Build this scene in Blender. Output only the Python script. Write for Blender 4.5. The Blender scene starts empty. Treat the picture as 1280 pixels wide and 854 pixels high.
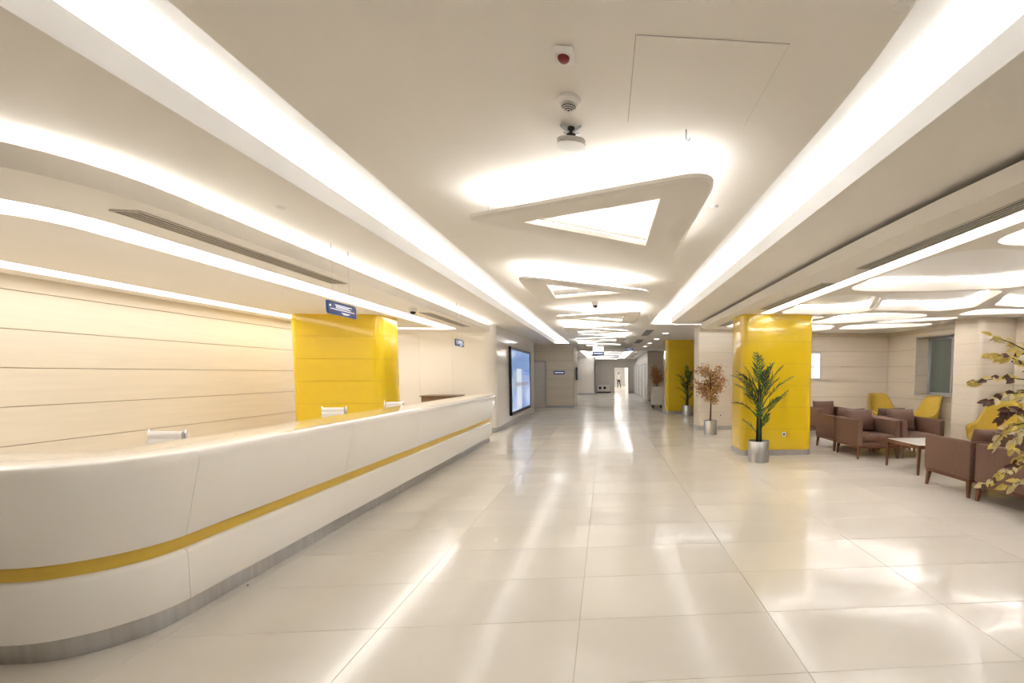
import bpy, bmesh, math, random
from mathutils import Vector, Matrix, geometry
R = random.Random(7)
C = bpy.context.scene.collection
sc = bpy.context.scene
# ------------------------------------------------------------------ camera
F_, PX, PY, VX, VY, H = 570.0, 803.0, 502.0, 757.0, 468.0, 1.53
yv = Vector((VX - PX, VY - PY, F_)).normalized()
dv = VY - PY
ax = (dv * dv + F_ * F_) / (PX - VX)
xv = Vector((ax, dv, F_)).normalized()
zv = xv.cross(yv).normalized()
rot = Matrix((xv, yv, zv))                      # world <- cv
cam_d = bpy.data.cameras.new('camera'); cam = bpy.data.objects.new('camera', cam_d); C.objects.link(cam)
right, up, back = rot @ Vector((1, 0, 0)), rot @ Vector((0, -1, 0)), rot @ Vector((0, 0, -1))
m = Matrix((right, up, back)).transposed().to_4x4(); m.translation = (0, 0, H)
cam.matrix_world = m
cam_d.sensor_width = 36; cam_d.lens = F_ / 1280 * 36
cam_d.shift_x = (640 - PX) / 1280; cam_d.shift_y = (PY - 427) / 1280
cam_d.clip_start = 0.05; cam_d.clip_end = 200
sc.camera = cam
# ------------------------------------------------------------------ world, exposure
w = bpy.data.worlds.new('world'); sc.world = w; w.use_nodes = True
w.node_tree.nodes['Background'].inputs[0].default_value = (0.95, 0.9, 0.85, 1)
w.node_tree.nodes['Background'].inputs[1].default_value = 0.15
sc.view_settings.view_transform = 'Standard'; sc.view_settings.look = 'None'
sc.view_settings.exposure = 1.78; sc.view_settings.gamma = 1; sc.view_settings.use_curve_mapping = False
sc.cycles.use_denoising = True
sc.cycles.max_bounces = 10; sc.cycles.diffuse_bounces = 7; sc.cycles.glossy_bounces = 4
sc.cycles.sample_clamp_indirect = 25.0
sc.cycles.caustics_reflective = False; sc.cycles.caustics_refractive = False
LED = 9.0          # cove strips
LEDW = 1.9         # diffuser slots
# ------------------------------------------------------------------ materials
M = {}
def mat(name, col, rough=0.5, metal=0.0, spec=0.5, coat=0.0, emit=None, var=0.0, scale=3.0, stretch=(1, 1, 1), bump=0.0, bscale=40, trans=0.0, rnd=0.0, rvar=0.0, alpha=1.0):
    m_ = bpy.data.materials.new(name); m_.use_nodes = True; M[name] = m_
    nt = m_.node_tree; b = nt.nodes['Principled BSDF']; L = nt.links.new
    b.inputs['Base Color'].default_value = (*col, 1); b.inputs['Roughness'].default_value = rough
    b.inputs['Metallic'].default_value = metal; b.inputs['Specular IOR Level'].default_value = spec
    b.inputs['Coat Weight'].default_value = coat; b.inputs['Coat Roughness'].default_value = 0.05
    b.inputs['Transmission Weight'].default_value = trans
    if emit: b.inputs['Emission Color'].default_value = (*emit[0], 1); b.inputs['Emission Strength'].default_value = emit[1]
    tc = nt.nodes.new('ShaderNodeTexCoord'); mp = nt.nodes.new('ShaderNodeMapping'); mp.inputs['Scale'].default_value = stretch
    L(tc.outputs['Object'], mp.inputs[0])
    if var or rnd:
        n = nt.nodes.new('ShaderNodeTexNoise'); n.inputs['Scale'].default_value = scale; n.inputs['Detail'].default_value = 6
        if rnd:
            oi = nt.nodes.new('ShaderNodeObjectInfo'); ad = nt.nodes.new('ShaderNodeVectorMath'); ad.operation = 'MULTIPLY_ADD'
            ad.inputs[1].default_value = (37, 53, 19)
            L(oi.outputs['Random'], ad.inputs[0]); L(mp.outputs[0], ad.inputs[2]); L(ad.outputs[0], n.inputs['Vector'])
        else: L(mp.outputs[0], n.inputs['Vector'])
        mr = nt.nodes.new('ShaderNodeMapRange'); mr.inputs[1].default_value = 0.3; mr.inputs[2].default_value = 0.7
        mr.inputs[3].default_value = 1 - var; mr.inputs[4].default_value = 1 + var * 0.6
        L(n.outputs[0], mr.inputs[0])
        src = mr.outputs[0]
        if rnd:
            m2 = nt.nodes.new('ShaderNodeMapRange'); m2.inputs[3].default_value = 1 - rnd; m2.inputs[4].default_value = 1 + rnd * 0.5
            L(oi.outputs['Random'], m2.inputs[0]); mu = nt.nodes.new('ShaderNodeMath'); mu.operation = 'MULTIPLY'
            L(src, mu.inputs[0]); L(m2.outputs[0], mu.inputs[1]); src = mu.outputs[0]
        vm = nt.nodes.new('ShaderNodeVectorMath'); vm.operation = 'SCALE'; vm.inputs[0].default_value = col
        L(src, vm.inputs['Scale']); L(vm.outputs[0], b.inputs['Base Color'])
        if rvar:
            m3 = nt.nodes.new('ShaderNodeMapRange'); m3.inputs[1].default_value = .3; m3.inputs[2].default_value = .7
            m3.inputs[3].default_value = rough - rvar; m3.inputs[4].default_value = rough + rvar
            L(n.outputs[0], m3.inputs[0]); L(m3.outputs[0], b.inputs['Roughness'])
    if bump:
        n2 = nt.nodes.new('ShaderNodeTexNoise'); n2.inputs['Scale'].default_value = bscale; n2.inputs['Detail'].default_value = 3
        bp = nt.nodes.new('ShaderNodeBump'); bp.inputs['Strength'].default_value = bump; bp.inputs['Distance'].default_value = 0.01
        L(mp.outputs[0], n2.inputs['Vector']); L(n2.outputs[0], bp.inputs['Height']); L(bp.outputs[0], b.inputs['Normal'])
    return m_
mat('paint', (.86, .815, .75), .75, spec=.2, var=.015, scale=1.5)
mat('white_paint', (.93, .92, .91), .7, spec=.2)
mat('stone', (.77, .69, .575), .42, var=.045, scale=2.2, stretch=(.5, .5, 9), rnd=.03)
mat('stone_core', (.42, .34, .24), .8)
mat('white_panel', (.86, .82, .77), .12, coat=.6, rnd=.015, var=.0)
mat('grey_panel', (.70, .65, .59), .4, rnd=.02)
mat('yellow_gloss', (.78, .54, .018), .13, coat=.6, rnd=.02, var=.0)
mat('yellow_joint', (.45, .28, .01), .5)
mat('tile', (.78, .735, .67), .17, spec=.5, coat=.15, rnd=.03, var=.04, scale=1.1, stretch=(.8, 1.4, 1), bump=.035, bscale=1.6, rvar=.04)
mat('grout', (.46, .40, .33), .8)
mat('steel', (.56, .56, .57), .30, metal=1, var=.10, scale=3, stretch=(9, 9, .2))
mat('skirting_metal', (.50, .51, .53), .35, metal=.7, var=.05, scale=4)
mat('counter_white', (.92, .90, .87), .10, coat=.8, spec=.5)
mat('counter_gold', (.70, .48, .07), .35, var=.06, scale=3, stretch=(1, 1, 12))
mat('led_white', (1, 1, 1), .5, emit=((.93, .98, 1.04), LED*.75))
mat('led_pendant', (1, 1, 1), .5, emit=((.93, .98, 1.04), LED*.42))
mat('led_bright', (1, 1, 1), .5, emit=((.98, .98, 1), LED*1.65))
mat('led_diffuser', (1, 1, 1), .5, emit=((1, .985, .95), LEDW))
mat('vent_dark', (.05, .045, .04), .7)
mat('vent_metal', (.62, .57, .50), .5)
mat('leather', (.16, .083, .058), .45, var=.12, scale=8, bump=.12, bscale=160)
mat('fabric_brown', (.19, .103, .072), .85, var=.12, scale=30, bump=.2, bscale=220)
mat('wood', (.16, .06, .028), .4, var=.25, scale=5, stretch=(1, 1, 8))
mat('marble', (.78, .77, .75), .15, var=.08, scale=4)
mat('yellow_fabric', (.62, .44, .07), .9, var=.06, scale=30, bump=.15, bscale=200)
mat('palm_green', (.075, .165, .028), .5, var=.45, scale=9)
mat('palm_dark', (.035, .075, .018), .6, var=.3, scale=9)
mat('bark', (.07, .045, .03), .9, var=.4, scale=25, bump=.4)
mat('leaf_autumn', (.62, .36, .11), .6, var=.5, scale=14)
mat('leaf_rust', (.42, .19, .07), .6, var=.4, scale=14)
mat('leaf_yellow', (.86, .70, .20), .55, var=.2, scale=20, rnd=.15)
mat('leaf_pale', (.90, .78, .48), .55, var=.2, scale=20, rnd=.1)
mat('leaf_maroon', (.20, .10, .085), .6, var=.3, scale=20, rnd=.2)
mat('soil', (.05, .035, .025), 1, bump=.5)
mat('sign_blue', (.02, .075, .33), .3)
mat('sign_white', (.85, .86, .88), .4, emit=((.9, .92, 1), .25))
mat('black', (.02, .02, .022), .35)
mat('black_gloss', (.01, .01, .012), .1)
mat('plastic_white', (.80, .77, .72), .4)
mat('plastic_red', (.20, .012, .015), .25)
mat('chrome', (.75, .75, .75), .12, metal=1)
mat('white_leather', (.82, .79, .76), .4)
mat('alu', (.55, .57, .60), .35, metal=.8)
mat('glass_dark', (.16, .19, .17), .06, spec=.7, var=.2, scale=1.0, stretch=(1, 3, .1))
mat('screen_white', (.8, .8, .8), .2, emit=((.93, .96, 1), .235))
mat('lamp', (1, 1, 1), .5, emit=((1, .95, .88), 5))
mat('light_box', (1, 1, 1), .5, emit=((1, .98, .95), .6))
mat('skin', (.55, .33, .23), .6); mat('hair', (.03, .02, .015), .7)
mat('shirt', (.62, .62, .60), .8); mat('trousers', (.03, .028, .035), .8)
mat('door_white', (.74, .72, .69), .45)
mat('brown_wood', (.20, .13, .08), .4, var=.15, scale=4, stretch=(4, 1, 1))
# wall screen picture: pale blue with soft blocks
def screen_mat():
    m_ = bpy.data.materials.new('video_picture'); m_.use_nodes = True; nt = m_.node_tree; L = nt.links.new
    b = nt.nodes['Principled BSDF']; b.inputs['Roughness'].default_value = .12
    tc = nt.nodes.new('ShaderNodeTexCoord'); mp = nt.nodes.new('ShaderNodeMapping'); mp.inputs['Scale'].default_value = (1, .55, .8)
    n = nt.nodes.new('ShaderNodeTexNoise'); n.inputs['Scale'].default_value = 1.1; n.inputs['Detail'].default_value = 2
    cr = nt.nodes.new('ShaderNodeValToRGB')
    cr.color_ramp.elements[0].position = .38; cr.color_ramp.elements[0].color = (.13, .26, .56, 1)
    cr.color_ramp.elements[1].position = .66; cr.color_ramp.elements[1].color = (.50, .62, .86, 1)
    L(tc.outputs['Object'], mp.inputs[0]); L(mp.outputs[0], n.inputs['Vector']); L(n.outputs[0], cr.inputs[0])
    L(cr.outputs[0], b.inputs['Emission Color']); b.inputs['Emission Strength'].default_value = .27
    b.inputs['Base Color'].default_value = (.03, .04, .06, 1)
    M['video_picture'] = m_
screen_mat()
# ------------------------------------------------------------------ helpers
def link(o, parent=None, world=False):
    C.objects.link(o)
    if parent is not None:
        o.parent = parent
        if world: o.matrix_parent_inverse = (Matrix.Translation(parent.location) @ parent.rotation_euler.to_matrix().to_4x4()).inverted()
    return o
def pyd(name, v, f, mt, parent=None, smooth=False, world=False, kind=None):
    me = bpy.data.meshes.new(name); me.from_pydata([tuple(p) for p in v], [], f); me.update()
    me.materials.append(M[mt] if isinstance(mt, str) else mt)
    if smooth: me.shade_smooth()
    o = link(bpy.data.objects.new(name, me), parent, world)
    if kind: o['kind'] = kind
    return o
def fix(o):
    bm = bmesh.new(); bm.from_mesh(o.data); bmesh.ops.recalc_face_normals(bm, faces=bm.faces); bm.to_mesh(o.data); bm.free(); return o
def bobj(name, bm, mt, parent=None, smooth=False, world=False, kind=None, ang=None):
    me = bpy.data.meshes.new(name); bmesh.ops.recalc_face_normals(bm, faces=bm.faces); bm.to_mesh(me); bm.free()
    for x in (mt if isinstance(mt, (list, tuple)) else [mt]): me.materials.append(M[x])
    if smooth: me.shade_smooth()
    if ang: me.set_sharp_from_angle(angle=math.radians(ang))
    o = link(bpy.data.objects.new(name, me), parent, world)
    if kind: o['kind'] = kind
    return o
def abox(bm, c, s, bev=0, seg=2, mtx=None):
    r = bmesh.ops.create_cube(bm, size=1)
    vs = r['verts']
    for v in vs: v.co = Vector((v.co.x * s[0] + c[0], v.co.y * s[1] + c[1], v.co.z * s[2] + c[2]))
    if bev:
        es = {e for v in vs for e in v.link_edges}
        rr = bmesh.ops.bevel(bm, geom=list(es), offset=bev, segments=seg, affect='EDGES', profile=.5)
        vs = list({v for f in rr['faces'] for v in f.verts} | {v for v in vs if v.is_valid})
    if mtx is not None: bmesh.ops.transform(bm, matrix=mtx, verts=vs)
    return vs
def bx2(bm, x0, x1, y0, y1, z0, z1, bev=0, seg=2): return abox(bm, ((x0+x1)/2, (y0+y1)/2, (z0+z1)/2), (x1-x0, y1-y0, z1-z0), bev, seg)
def box(name, x0, x1, y0, y1, z0, z1, mt, parent=None, bev=0, kind=None, world=False, smooth=False):
    bm = bmesh.new(); bx2(bm, x0, x1, y0, y1, z0, z1, bev); return bobj(name, bm, mt, parent, smooth=smooth, world=world, kind=kind, ang=40 if smooth else None)
def tube(bm, pts, radii, n=8, cap=True):
    rings = []
    for i, p in enumerate(pts):
        p = Vector(p); a = Vector(pts[max(i-1, 0)]); b = Vector(pts[min(i+1, len(pts)-1)]); d = (b - a).normalized()
        u = d.orthogonal().normalized() if i == 0 else (u - d * u.dot(d)).normalized()
        v = d.cross(u); r = radii[i] if isinstance(radii, (list, tuple)) else radii
        rings.append([bm.verts.new(p + (u * math.cos(2*math.pi*k/n) + v * math.sin(2*math.pi*k/n)) * r) for k in range(n)])
    for a, b in zip(rings, rings[1:]):
        for k in range(n): bm.faces.new((a[k], a[(k+1) % n], b[(k+1) % n], b[k]))
    if cap: bm.faces.new(rings[0][::-1]); bm.faces.new(rings[-1])
def lathe(bm, prof, n=24, c=(0, 0), close=True):
    rings = [[bm.verts.new((c[0] + r * math.cos(2*math.pi*k/n), c[1] + r * math.sin(2*math.pi*k/n), z)) for k in range(n)] for r, z in prof]
    for a, b in zip(rings, rings[1:]):
        for k in range(n): bm.faces.new((a[k], a[(k+1) % n], b[(k+1) % n], b[k]))
    if close: bm.faces.new(rings[0][::-1]); bm.faces.new(rings[-1])
def rpoly(pts, rad, n=6):
    out = []; N = len(pts)
    for i, p in enumerate(pts):
        r = rad[i] if isinstance(rad, (list, tuple)) else rad
        p = Vector(p); a = Vector(pts[i-1]); b = Vector(pts[(i+1) % N])
        if r <= 0: out.append(tuple(p)); continue
        da, db = (a - p).normalized(), (b - p).normalized(); ang = da.angle(db)
        t = min(r / math.tan(ang / 2), (a-p).length * .48, (b-p).length * .48)
        s, e = p + da * t, p + db * t
        for k in range(n + 1):
            u = k / n; out.append(tuple(s * (1-u)**2 + p * 2*u*(1-u) + e * u*u))
    return out
def area(p): return sum(p[i-1][0]*p[i][1] - p[i][0]*p[i-1][1] for i in range(len(p))) / 2
def ccw(p): return p if area(p) > 0 else p[::-1]
def offset(p, d):          # ccw polygon, outward
    out = []; N = len(p)
    for i in range(N):
        a, b, c = Vector(p[i-1]), Vector(p[i]), Vector(p[(i+1) % N])
        e1, e2 = (b-a), (c-b)
        n1 = Vector((e1.y, -e1.x)).normalized(); n2 = Vector((e2.y, -e2.x)).normalized()
        nn = (n1+n2); nn = nn.normalized() if nn.length > 1e-6 else n1
        k = 1 / max(.5, nn.dot(n1)); out.append(tuple(b + nn * d * k))
    return out
def plate(v, f, loops, z, up=False):
    base = len(v); flat = []
    for lp in loops: flat += [(x, y, z) for x, y in lp]
    tris = geometry.tessellate_polygon([[Vector((x, y, 0)) for x, y in lp] for lp in loops])
    v += flat
    for t in tris:
        a, b, c = [Vector(flat[i]) for i in t]
        nz = (b-a).cross(c-a).z
        if abs(nz) < 1e-12: continue
        t = tuple(t) if (nz > 0) == up else tuple(t)[::-1]
        f.append(tuple(base + i for i in t))
def wall(v, f, lp, z0, z1, inward=False):
    b = len(v); n = len(lp); v += [(x, y, z0) for x, y in lp] + [(x, y, z1) for x, y in lp]
    for i in range(n):
        q = (b+i, b+(i+1) % n, b+n+(i+1) % n, b+n+i); f.append(q[::-1] if inward else q)
def ring(name, lp_out, lp_in, z, mt, parent, th=.006):
    v, f = [], []; plate(v, f, [lp_out, lp_in], z + th, True); plate(v, f, [lp_out, lp_in], z, False); wall(v, f, lp_out, z, z+th); wall(v, f, lp_in, z, z+th, True)
    return pyd(name, v, f, mt, parent, world=True)
def slab(name, outer, z0, z1, mt, holes=(), parent=None, kind='structure', top=True):
    outer = ccw(outer); v, f = [], []
    plate(v, f, [outer] + list(holes), z0); wall(v, f, outer, z0, z1)
    for h in holes: wall(v, f, ccw(h), z0, z1, True)
    if top: plate(v, f, [outer] + list(holes), z1, True)
    return pyd(name, v, f, mt, parent, kind=kind, world=parent is not None)
def prism(bm, poly, z0, z1, bev=0):
    poly = ccw(poly); vb = [bm.verts.new((x, y, z0)) for x, y in poly]; vt = [bm.verts.new((x, y, z1)) for x, y in poly]
    n = len(poly); bm.faces.new(vb[::-1]); bm.faces.new(vt)
    for i in range(n): bm.faces.new((vb[i], vb[(i+1) % n], vt[(i+1) % n], vt[i]))
def thing(name, label, cat, loc=(0, 0, 0), rz=0, group=None):
    o = bpy.data.objects.new(name, None); C.objects.link(o); o.location = loc; o.rotation_euler = (0, 0, rz); o.empty_display_size = .1
    return tag(o, label, cat, group)
def tag(o, label, cat, group=None, kind=None):
    o['label'] = label; o['category'] = cat
    if group: o['group'] = group
    if kind: o['kind'] = kind
    return o
def dup(root, loc, rz, label, group=None):
    r = root.copy(); C.objects.link(r); r.location = loc; r.rotation_euler = (0, 0, rz); r['label'] = label
    if group: r['group'] = group
    for ch in list(root.children):
        c = ch.copy(); C.objects.link(c); c.parent = r
        for g in list(ch.children):
            d = g.copy(); C.objects.link(d); d.parent = c
    return r
# ------------------------------------------------------------------ floor
TX, TY, TW, TL, G = -.168, 2.18, 1.2, .602, .0015
def cy(x, y, z): return 1.006*y - .081*x + .06*(z - 1.53)      # survey correction
def cp(pts, z): return [(x, cy(x, y, z)) for x, y in pts]
floor = box('floor', -7.2, 8.8, -4.5, 62, -.15, -.006, 'grout', kind='structure')
tm = None
for i in range(-2, 7):
    for j in range(-1, 17):
        if tm is None:
            bm = bmesh.new(); abox(bm, (0, 0, -.0035), (TW - 2*G, TL - 2*G, .007), .0004, 1)
            t = bobj('tile', bm, 'tile', floor); tm = t.data
        else:
            t = bpy.data.objects.new('tile', tm); link(t, floor)
        t.location = (TX + TW*(i+.5), TY + TL*(j+.5), 0)
v, f = [], []
def tile_at(i, j):
    x0, x1, y0, y1 = TX+TW*i+G, TX+TW*(i+1)-G, TY+TL*j+G, TY+TL*(j+1)-G; b = len(v)
    v.extend([(x0, y0, -.006), (x1, y0, -.006), (x1, y1, -.006), (x0, y1, -.006), (x0, y0, 0), (x1, y0, 0), (x1, y1, 0), (x0, y1, 0)])
    f.extend([(b+4, b+5, b+6, b+7), (b, b+1, b+5, b+4), (b+1, b+2, b+6, b+5), (b+2, b+3, b+7, b+6), (b+3, b, b+4, b+7)])
for i in range(-6, 8):
    for j in range(-12, 99):
        if not (-2 <= i < 7 and -1 <= j < 17): tile_at(i, j)
pyd('distant_tiles', v, f, 'tile', floor, kind='stuff')
# ------------------------------------------------------------------ walls made of stone bands
def band_wall(name, p0, p1, z1, first, step=.41, mt='stone', core='stone_core', th=.2, holes=(), z0=0, side=1, length=3.6, skirt=True, base=.10, jg=.008):
    """wall along p0->p1; visible face on the left-hand side of the direction when side=1"""
    p0, p1 = Vector(p0), Vector(p1); d = (p1-p0); Ln = d.length; d.normalize(); nrm = Vector((-d.y, d.x)) * side
    def q(bm, s0, s1, a, b, za, zb, bev=0):
        m_ = Matrix(((d.x, nrm.x, 0, p0.x), (d.y, nrm.y, 0, p0.y), (0, 0, 1, 0), (0, 0, 0, 1)))
        abox(bm, ((s0+s1)/2, (a+b)/2, (za+zb)/2), (s1-s0, b-a, zb-za), bev, 1, m_)
    def cut(s0, s1, za, zb):
        rs = [(s0, s1, za, zb)]
        for (h0, h1, hz0, hz1) in holes:
            nr = []
            for (a, b, c, e) in rs:
                if h1 <= a or h0 >= b or hz1 <= c or hz0 >= e: nr.append((a, b, c, e)); continue
                if a < h0: nr.append((a, h0, c, e))
                if b > h1: nr.append((h1, b, c, e))
                m0, m1 = max(a, h0), min(b, h1)
                if c < hz0: nr.append((m0, m1, c, hz0))
                if e > hz1: nr.append((m0, m1, hz1, e))
            rs = nr
        return [r for r in rs if r[1]-r[0] > .02 and r[3]-r[2] > .015]
    bm = bmesh.new()
    for r in cut(0, Ln, z0, z1): q(bm, r[0], r[1], -th, -.014, r[2], r[3])
    wl = bobj(name, bm, core, kind='structure')
    zs = [z0]; z = first
    while z < z1 - .05: 
        if z > z0 + .05: zs.append(z)
        z += step
    zs.append(z1); ns = max(1, round(Ln / length))
    for a, b in zip(zs, zs[1:]):
        for k in range(ns):
            for r in cut(Ln*k/ns, Ln*(k+1)/ns, a, b):
                bm = bmesh.new(); q(bm, r[0]+(.0012 if r[0] > 0 else 0), r[1]-(.0012 if r[1] < Ln else 0), -.016, 0, r[2]+(jg/2 if r[2] > z0 else 0), r[3]-(jg/2 if r[3] < z1 else 0), .0012)
                bobj('panel', bm, mt, wl)
    if skirt:
        for r in cut(0, Ln, z0, base):
            bm = bmesh.new(); q(bm, r[0], r[1], -.001, .012, r[2], r[3]); bobj('skirting', bm, 'skirting_metal', wl)
    return wl
def column(name, x0, x1, y0, y1, z1, rad, mt, core, first=.50, step=.41, label=None, base=.10):
    def sh(d): return rpoly([(x0-d, y0-d), (x1+d, y0-d), (x1+d, y1+d), (x0-d, y1+d)], rad, 6)
    bm = bmesh.new(); prism(bm, sh(-.010), .0, z1); c = bobj(name, bm, core, kind='structure', smooth=True, ang=35)
    bm = bmesh.new(); prism(bm, sh(.008), 0, base); bobj('skirting', bm, 'steel', c, smooth=True, ang=35)
    zs = [base + .003]; z = first
    while z < z1 - .06: zs.append(z); z += step
    zs.append(z1)
    for a, b in zip(zs, zs[1:]):
        bm = bmesh.new(); prism(bm, sh(0), a + .002, b - .002)
        bobj('panel', bm, mt, c, smooth=True, ang=35)
    return c
band_wall('wall_left', (-6.35, 12.3), (-6.35, -4.2), 2.83, .345, .418, side=1, skirt=False, length=20)
# reception end wall and screen wall (white gloss panels) with a rounded corner
band_wall('wall_reception_end', (-3.12, 12.16), (-6.4, 12.16), 2.83, 9, mt='white_panel', side=1, length=.84, skirt=False)
sw = band_wall('wall_screen', (-2.87, 18.65), (-2.87, 12.41), 2.83, 9, mt='white_panel', side=1, length=1.25, base=.12)
bm = bmesh.new(); cpts = [(-3.12 + .25*math.sin(a), 12.41 - .25*math.cos(a)) for a in [k*math.pi/16 for k in range(9)]]
prism(bm, [(-3.12, 12.41)] + cpts, 0, 2.83); cw = bobj('wall_corner', bm, 'white_panel', kind='structure', smooth=True, ang=35)
bm = bmesh.new(); prism(bm, [(-3.12, 12.41)] + [(-3.12 + .262*math.sin(a), 12.41 - .262*math.cos(a)) for a in [k*math.pi/16 for k in range(9)]], 0, .12); bobj('skirting', bm, 'skirting_metal', cw, smooth=True, ang=35)
band_wall('wall_screen_end', (-3.6, 18.655), (-2.875, 18.655), 2.85, 9, mt='white_panel', side=1, length=1.25, skirt=False, th=.05)
# block at the far left, with door
band_wall('wall_far_left', (-1.47, 21.06), (-6.0, 21.06), 2.86, .50, side=1, holes=[(1.26, 1.80, 0, 2.08)], th=.25)
band_wall('wall_far_left_side', (-1.47, 24.2), (-1.472, 21.08), 2.86, .50, side=1, th=.2)
d = box('door_1', -3.27, -2.73, 21.09, 21.14, .01, 2.08, 'door_white', kind='structure', bev=.004)
bm = bmesh.new(); tube(bm, [(-2.82, 21.09, 1.0), (-2.82, 21.03, 1.0), (-2.95, 21.03, 1.0)], .012, 8); bobj('door_handle', bm, 'alu', d, smooth=True)
bm = bmesh.new(); bx2(bm, -2.735, -2.69, 21.02, 21.16, 0, 2.12); bx2(bm, -3.31, -3.265, 21.02, 21.16, 0, 2.12); bx2(bm, -3.31, -2.69, 21.02, 21.16, 2.08, 2.12); bobj('door_frame', bm, 'alu', d)
box('wall_passage_left', -6.2, -6.0, 12.3, 21.2, 0, 2.9, 'paint', kind='structure')
# far hall
band_wall('wall_block_back', (-4.6, 24.21), (-1.48, 24.21), 2.86, 9, mt='grey_panel', side=1, th=.1, length=1.1)
band_wall('wall_hall_left', (-4.5, 34.6), (-4.5, 24.2), 2.86, 9, mt='grey_panel', side=1, th=.2, length=1.3)
band_wall('wall_hall_end_left', (-.74, 34.6), (-4.5, 34.6), 2.86, 9, mt='grey_panel', side=1, th=.3)
band_wall('wall_hall_end', (2.45, 38.0), (-.75, 38.0), 2.86, 9, mt='grey_panel', side=1, th=.25, length=1.1, holes=[(.58, 1.72, 0, 2.08)])
band_wall('wall_hall_return', (-.75, 38.0), (-.75, 34.6), 2.86, 9, mt='grey_panel', side=1, th=.1)
box('door_frame', .70, .73, 37.9, 38.05, 0, 2.1, 'alu', kind='structure'); box('door_frame', 1.87, 1.90, 37.9, 38.05, 0, 2.1, 'alu', kind='structure'); box('door_frame', .70, 1.90, 37.9, 38.05, 2.08, 2.12, 'alu', kind='structure')
box('wall_corridor_left', .0, .2, 38.3, 61, 0, 2.8, 'white_paint', kind='structure')
box('wall_corridor_right', 2.5, 2.7, 38.3, 61, 0, 2.8, 'white_paint', kind='structure')
box('wall_corridor_end', 0, 2.7, 61, 61.2, 0, 2.8, 'white_paint', kind='structure')
box('ceiling_corridor', 0, 2.7, 38.3, 61.2, 2.6, 2.8, 'white_paint', kind='structure')
for k in range(4):
    o = box('ceiling_light', 1.0, 1.6, 41+5*k, 42.2+5*k, 2.57, 2.6, 'light_box')
    tag(o, 'recessed panel light in the bright corridor beyond the far doorway', 'ceiling light', 'corridor ceiling lights'); o.data.materials[0] = M['lamp']
rw = band_wall('wall_hall_right', (2.36, 25.52), (2.36, 37.99), 2.86, 9, mt='grey_panel', side=1, th=.2, length=1.3)
for k, yy in enumerate((27.2, 29.6, 32.2, 35)):
    d = box('door_%d' % (k+2), 2.325, 2.352, yy, yy+.95, .01, 2.1, 'door_white', kind='structure')
    bm = bmesh.new(); bx2(bm, 2.31, 2.36, yy-.06, yy, 0, 2.16); bx2(bm, 2.31, 2.36, yy+.95, yy+1.01, 0, 2.16); bobj('door_frame', bm, 'alu', d)
band_wall('wall_hall_front', (4.4, 25.5), (2.36, 25.5), 2.86, .5, side=1, th=.25)
band_wall('wall_right_passage', (4.3, 13.1), (4.3, 25.5), 2.86, .5, side=1, th=.2)
# waiting area walls
wb = band_wall('wall_waiting_back', (7.72, 11.93), (3.7, 11.93), 2.86, .50, side=1, th=.2, skirt=True)
ww = band_wall('wall_window', (7.7, 9.0), (7.7, 11.93), 2.86, .50, side=1, th=.45, holes=[(.22, 1.83, 1.0, 2.45)])
column('column', 7.25, 8.3, 8.36, 9.07, 2.70, .10, 'stone', 'stone_core')
band_wall('wall_right', (8.0, -4.2), (8.0, 8.36), 2.86, .50, side=1, th=.2)
box('wall_back', -7, 8.6, -4.4, -4.2, 0, 3.0, 'paint', kind='structure')
# window in the reveal
wn = box('window_1', 8.06, 8.075, 9.25, 10.81, 1.05, 2.42, 'glass_dark', kind='structure')
bm = bmesh.new()
for (a, b, c, e) in ((9.25, 10.81, 1.03, 1.09), (9.25, 10.81, 2.36, 2.43), (10.73, 10.81, 1.03, 2.43), (9.25, 9.33, 1.03, 2.43), (10.0, 10.05, 1.03, 2.43)): bx2(bm, 8.02, 8.09, a, b, c, e, .004)
bobj('window_frame', bm, 'alu', wn)
box('window_sill', 7.68, 8.06, 9.23, 10.825, 1.005, 1.03, 'stone', wn)
for k in range(3): box('reveal_panel', 7.695, 8.06, 10.812, 10.826, 1.035+.465*k, 1.495+.465*k, 'stone', wn)
box('reveal_panel', 7.695, 8.06, 9.23, 10.81, 2.43, 2.446, 'stone', wn)
# columns
yc = column('column', 2.53, 3.90, 8.32, 9.08, 2.70, .13, 'yellow_gloss', 'yellow_joint')
yf = column('column', 2.33, 3.80, 17.5, 18.4, 2.90, .12, 'yellow_gloss', 'yellow_joint')
bc = column('column', 2.55, 3.98, 12.38, 13.1, 2.90, .05, 'stone', 'stone_core')
yl = column('column', -5.60, -4.03, 8.62, 9.40, 2.68, .15, 'yellow_gloss', 'yellow_joint', first=.60, step=.403)
# ------------------------------------------------------------------ ceilings
XL, XR = -1.537, 1.16            # central ceiling edges
right_edge = [(1.14, 1.9), (1.16, 2.3), (XR, 3), (XR, 11.75)]
cen = [(-1.537, -4.2), (.6, -4.2), (.95, .6), (1.07, 1.3)] + right_edge
cen += [(1.16, 12.1), (4.4, 12.1), (4.4, 24.0), (-1.3, 24.0), (-4.5, 24.0), (-6.2, 24.0), (-6.2, 19.95), (-1.537, 19.95)]
ceiling = slab('ceiling', cen, 2.85, 3.2, 'paint')
sl = slab('ceiling_soffit_left', rpoly([(-6.4, -4.2), (-2.11, -4.2), (-2.11, 19.5), (-6.4, 19.5)], [0, 0, .15, 0]), 2.82, 2.86, 'paint', top=True)
sr = slab('ceiling_soffit_right', rpoly([(1.67, -4.2), (8.3, -4.2), (8.3, 12.1), (4.4, 12.1), (4.4, 11.7), (1.67, 11.7)], [0, 0, 0, 0, 0, .15]), 2.82, 2.86, 'paint')
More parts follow.
